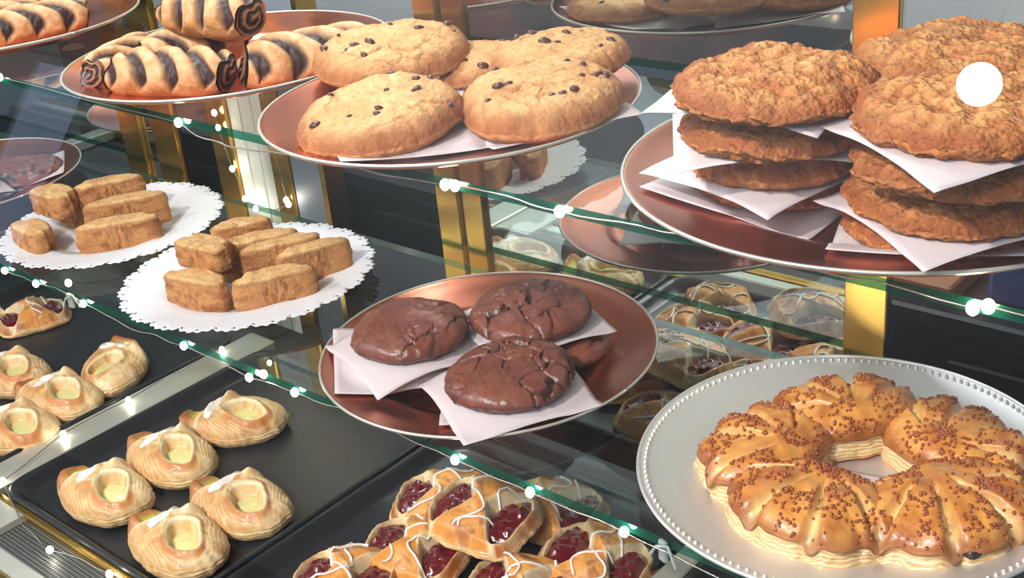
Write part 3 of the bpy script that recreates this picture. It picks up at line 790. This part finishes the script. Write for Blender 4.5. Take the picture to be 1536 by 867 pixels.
for k, (ang, rr, lab, sd, rs) in enumerate(((-97, .072, 'front sugared bear claw with its toes towards the front edge', 3, 0), (-18, .074, 'right-hand sugared bear claw with a raisin in its flaky side', 5, 1.35),
        (55, .074, 'rear right sugared bear claw, its back partly in shade', 7, 0), (128, .072, 'rear left sugared bear claw at the back of the beaded plate', 9, 0), (195, .072, 'left sugared bear claw beside the bright part of the plate', 11, 0))):
    a_ = math.radians(ang)
    bear_claw((pc[0] + .004 + (rr - .003) * math.cos(a_), pc[1] + (.025, .023, .018, .018, .018)[k] + (rr - .003) * math.sin(a_), PM + .0008), a_ - PI / 2 + (.10, -.25, .30, .25, -.35)[k], sd, lab, (1.08, 1.10, 1.02, 1.04, 1.02)[k], rs, rx=(.06, 0, .05, -.04, .03)[k])

# doily plates of biscotti
def white_plate(loc, label):
    V, F = lathe([(0, .002), (.05, .002), (.066, .003), (.072, .010), (.10, .014), (.104, .0125), (.075, .006), (.066, 0), (0, 0)], 96); F = [tuple(reversed(f)) for f in F]
    o = obj('white_plate', V, F, MT['white']); o.location = loc; return tag(o, label, 'plate')
white_plate((-1.028, .692, MID), 'white plate hidden under the nearer lace doily')
doily((-1.028, .692, MID), .133, 'white paper lace doily under the nearer biscotti, beside the chocolate cookies', .2)
white_plate((-1.30, .700, MID), 'white plate hidden under the farther lace doily')
doily((-1.300, .700, MID), .130, 'white paper lace doily under the farther biscotti, at the left picture edge', .5)
ZB = MID + .0055
for (x, y, z, L, D, H, rz, rx, lab, sd) in (
    (-1.021, .626, 0, .076, .026, .036, .20, 0, 'front left biscotti slice on the nearer doily', 1),
    (-.956, .672, 0, .080, .026, .036, 1.02, 0, 'front right biscotti slice on the nearer doily', 2),
    (-1.040, .655, .036, .066, .030, .024, .12, .05, 'upper left biscotti slice lying across the nearer pile', 3),
    (-1.062, .690, 0, .070, .024, .034, .4, 0, 'lower biscotti slice beneath the upper left one on the nearer doily', 4),
    (-1.020, .705, .020, .082, .022, .030, 1.05, 0, 'biscotti slice leaning in the middle of the nearer pile', 5),
    (-.995, .715, .014, .082, .022, .032, 1.08, 0, 'biscotti slice third from the right at the back of the nearer pile', 6),
    (-.965, .732, .006, .076, .022, .034, 1.15, 0, 'biscotti slice at the far right of the nearer pile', 7),
    (-1.065, .720, .026, .062, .022, .026, .95, 0, 'rearmost biscotti slice at the back left of the nearer pile', 8),
    (-1.330, .615, 0, .066, .030, .032, -.10, 0, 'front left biscotti slice on the farther doily', 11),
    (-1.245, .675, 0, .092, .026, .034, .95, 0, 'long front right biscotti slice on the farther doily', 12),
    (-1.345, .660, .033, .064, .032, .026, .05, .04, 'upper left biscotti slice on top of the farther pile', 13),
    (-1.270, .705, .012, .092, .024, .034, 1.0, 0, 'biscotti slice behind the long front one on the farther doily', 14),
    (-1.315, .715, .030, .078, .024, .028, 1.05, 0, 'topmost diagonal biscotti slice of the farther pile', 15),
    (-1.355, .70, 0, .07, .026, .032, .5, 0, 'hidden lower biscotti slice at the back of the farther pile', 16)):
    biscotto((x, y, ZB + z), L * 1.04, D * 1.18, H * 1.1, rz, lab, sd, rx)
# second plate of chocolate cookies, at the far left
plate('metal_plate', (-1.65, .690, MID), .155, MT['copper'], 'copper-toned plate of chocolate cookies at the left picture edge')
for k, (x, y, z) in enumerate(((-1.58, .64, 0), (-1.585, .645, .024), (-1.60, .75, .0), (-1.70, .70, .0))):
    paper((x, y, PM + z + .0008 if z == 0 else PM + z - .001), .11, .6 + k, .05, 'white paper sheet under the %s chocolate cookie of the far left plate' % ('lower front', 'upper front', 'rear right', 'rear left')[k], 'papers on the far left plate', zmin=PM + .0005, seed=60 + k, droop=.4)
    cookie('choc', (x, y, PM + z + .002), .054, .022, 80 + k, '%s chocolate cookie on the far left plate' % ('lower front', 'upper front', 'rear right', 'rear left')[k], 'chocolate cookies on the far left plate', full=False)

# ================================================================== trays on the deck
def tray(x0, x1, y0, y1, label):
    def loop(ins, z, r=.03, n=8):
        r = max(.008, r - ins * .5); P = []
        for (cx, cy, a0) in ((x1 - ins - r, y1 - ins - r, 0), (x0 + ins + r, y1 - ins - r, 90), (x0 + ins + r, y0 + ins + r, 180), (x1 - ins - r, y0 + ins + r, 270)):
            for i in range(n + 1): a = math.radians(a0 + 90 * i / n); P.append((cx + r * math.cos(a), cy + r * math.sin(a), z))
        return P
    Z0 = .776; rings = [loop(.008, Z0), loop(.001, Z0 + .016), loop(0, Z0 + .020), loop(.002, Z0 + .022), loop(.006, Z0 + .021), loop(.010, Z0 + .016), loop(.016, Z0 + .006), loop(.022, Z0 + .004)]
    V = [p for r in rings for p in r]; n = len(rings[0]); F = [tuple(range(n - 1, -1, -1))]
    for k in range(len(rings) - 1):
        for i in range(n): j = (i + 1) % n; F.append((k * n + i, k * n + j, (k + 1) * n + j, (k + 1) * n + i))
    F.append(tuple((len(rings) - 1) * n + i for i in range(n)))
    o = obj('baking_tray', V, F, MT['black']); return tag(o, label, 'tray')
tray(-1.246, -.898, .454, .842, 'black baking tray with five cheese danishes')
tray(-1.76, -1.300, .460, .842, 'black baking tray with cheese and cherry danishes at the left edge')
tray(-.894, -.556, .454, .842, 'black baking tray heaped with cherry danishes')
tray(-.524, -.17, .460, .842, 'empty black tray on the deck below the beaded plate')
TZ = .7805
for k, (x, y, rz, lab) in enumerate(((-1.108, .682, .62, 'rear cheese danish of the middle tray with a peaked fold'), (-1.108, .592, .02, 'second cheese danish from the back on the middle tray'),
        (-1.112, .508, .05, 'cheese danish at the left front corner of the middle tray'), (-.966, .580, .08, 'cheese danish at the right side of the middle tray'), (-.968, .502, .0, 'cheese danish nearest the front on the middle tray'))):
    danish('cheese', (x * 1.018, y * 1.022, TZ), 3 + k, lab, rz=rz)
for k, (x, y, rz, lab) in enumerate(((-1.350, .680, -.82, 'upright cheese danish with a pointed tip at the right of the left tray'), (-1.345, .594, .2, 'middle cheese danish on the left tray'),
        (-1.460, .592, .2, 'cheese danish cut by the left picture edge, behind'), (-1.325, .523, .2, 'cheese danish cut by the left picture edge, in front'))):
    danish('cheese', (x * 1.022, y * 1.022, TZ), 12 + k, lab, rz=rz)
danish('cherry', (-1.64, .722, TZ), 21, 'dark cherry danish near the left picture edge on the left tray', rz=1.2, a=.05, b=.04)
danish('cherry', (-1.70, .66, TZ), 22, 'cherry danish at the very left edge of the left tray', rz=.4, a=.05, b=.04)
for k, (x, y, z, rz, rx, ry, lab) in enumerate((
    (-.722, .698, .034, .15, .10, .06, 'topmost cherry danish of the heap with a golden folded flap'),
    (-.765, .640, .006, .25, .05, 0, 'cherry danish in the middle of the heap, below the topmost one'),
    (-.790, .572, .004, .45, 0, -.05, 'cherry danish at the left front of the heap'),
    (-.640, .655, .004, .25, .05, 0, 'cherry danish at the front right of the heap, cut by the picture bottom'),
    (-.606, .728, .006, .1, .05, .10, 'cherry danish at the far right of the heap'),
    (-.800, .722, .004, .5, .0, 0, 'cherry danish at the back left of the heap'),
    (-.700, .775, .0, .2, 0, 0, 'cherry danish at the back of the heap'),
    (-.800, .500, .0, .9, 0, 0, 'cherry danish at the picture bottom beside the cheese danishes'),
    (-.690, .565, .004, .0, 0, 0, 'cherry danish low in front of the heap'),
    (-.600, .570, .004, .5, 0, 0, 'cherry danish at the right front of its tray'),
    (-.660, .510, .030, .8, 0, 0, 'cherry danish lying on the front of the heap'))):
    danish('cherry', (x, y, TZ + z), 31 + k, lab, rz=rz, rx=rx, ry=ry)

# ================================================================== string lights, clips, lamp
def string(label, pts, bulbs, cool=()):
    ro = empty('string_light', pts[0]); o = Vector(pts[0]); P = []
    pv = [Vector(p) for p in pts]
    for i in range(len(pv) - 1):
        for k in range(8):
            t = k / 8; p = pv[i].lerp(pv[i + 1], t)
            p += Vector((0, .003 * nz(p.x * 25, i), .005 * nz(p.x * 22, p.z * 20, i * .3))) * math.sin(t * PI)
            P.append(p - o)
    P.append(pv[-1] - o); b = MB(); b.tube(P, .0007, 5); b.build('wire', MT['wire'], ro, smooth=True)
    for i, q in enumerate(bulbs):
        b = MB(); b.sphere((0, 0, 0), .0036, 10, 8, (1, 1, 1.2)); x = b.build('bulb', MT['bulbcool' if i in cool else 'bulb'], ro, smooth=True); x.location = Vector(q) - o
    return tag(ro, label, 'string lights')
e = 1.236
T_ = [(-1.6, .583, e), (-1.24, .583, e + .004), (-.926, .583, e), (-.860, .584, e - .012), (-.60, .583, e), (-.590, .583, e + .001), (-.494, .583, e), (-.36, .582, e + .006), (-.214, .583, e), (-.206, .583, e + .003), (.1, .583, e)]
string('string of fairy lights along the front edge of the upper shelf', T_, [T_[2], T_[4], T_[5], T_[6], T_[8], T_[9], (-1.24, .583, e + .004)])
m = .998
M_ = [(-1.6, .573, m), (-1.34, .573, m), (-1.27, .573, m), (-1.225, .573, m + .006), (-1.171, .573, m), (-1.08, .572, m - .006), (-.987, .573, m), (-.883, .572, m - .004), (-.817, .573, m), (-.70, .572, m + .004), (-.617, .573, m), (-.537, .572, m), (-.448, .572, m), (-.36, .571, m - .005), (-.2, .572, m)]
string('string of fairy lights along the front edge of the lower shelf', M_, [M_[1], M_[2], M_[4], M_[6], M_[7], M_[8], M_[10], M_[11], M_[12], (-1.196, .575, m + .018), (-.86, .573, m + .006)], cool=(3, 5, 6, 7, 8))
D_ = [(-1.285, .80, .80), (-1.284, .74, .80), (-1.279, .650, .801), (-1.279, .558, .801), (-1.250, .463, .80), (-1.16, .435, .793), (-1.094, .429, .793), (-1.05, .44, .793), (-1.004, .443, .793), (-.90, .435, .793)]
string('string of fairy lights on the steel strip between the danish trays', D_, [D_[0], D_[2], D_[3], D_[4], D_[6], D_[8]])
V_ = [(-1.37, .893, 1.16), (-1.335, .893, 1.115), (-1.330, .893, 1.095), (-1.328, .893, 1.075), (-1.315, .893, 1.02), (-1.30, .893, .98), (-1.28, .893, .97), (-1.24, .893, .975), (-1.208, .893, .99), (-1.221, .893, 1.075), (-1.219, .893, 1.40)]
string('string of fairy lights hanging down the brass posts at the back', V_, [V_[1], V_[2], V_[3], V_[4], V_[5], V_[6], V_[8], (-1.211, .893, .995), V_[9], (-1.32, .893, 1.31), (-1.32, .893, 1.28)])
def clip(loc, rz, label):
    ro = empty('shelf_clip', loc, rz)
    b = MB(); b.box((-.004, -.004, -.014), (.004, 0, .004), .001); b.build('bracket', MT['clip'], ro)
    b = MB(); b.tube([(-.012, -.004, -.014), (-.004, -.005, -.002), (.008, -.004, .004), (.016, -.004, -.010)], .0013, 6); b.build('spring', MT['clip'], ro, smooth=True)
    return tag(ro, label, 'clip')
clip((-1.20, .576, .999), .2, 'clear plastic clip on the lower shelf edge near the left tray')
clip((-.415, .576, .999), -.3, 'clear plastic clip on the lower shelf edge beside the beaded plate')
pl = empty('pendant_lamp', (-1.33, -2.42, 2.55)); tag(pl, 'round glowing lamp of the shop, seen only as a bright reflection in the front glass', 'lamp')
b = MB(); b.sphere((0, 0, 0), .065, 20, 14); b.build('globe', MT['lamp'], pl, smooth=True)
b = MB(); b.tube([(0, 0, .06), (0, 0, .25)], .006, 8); b.build('cord', MT['dark'], pl, smooth=True)
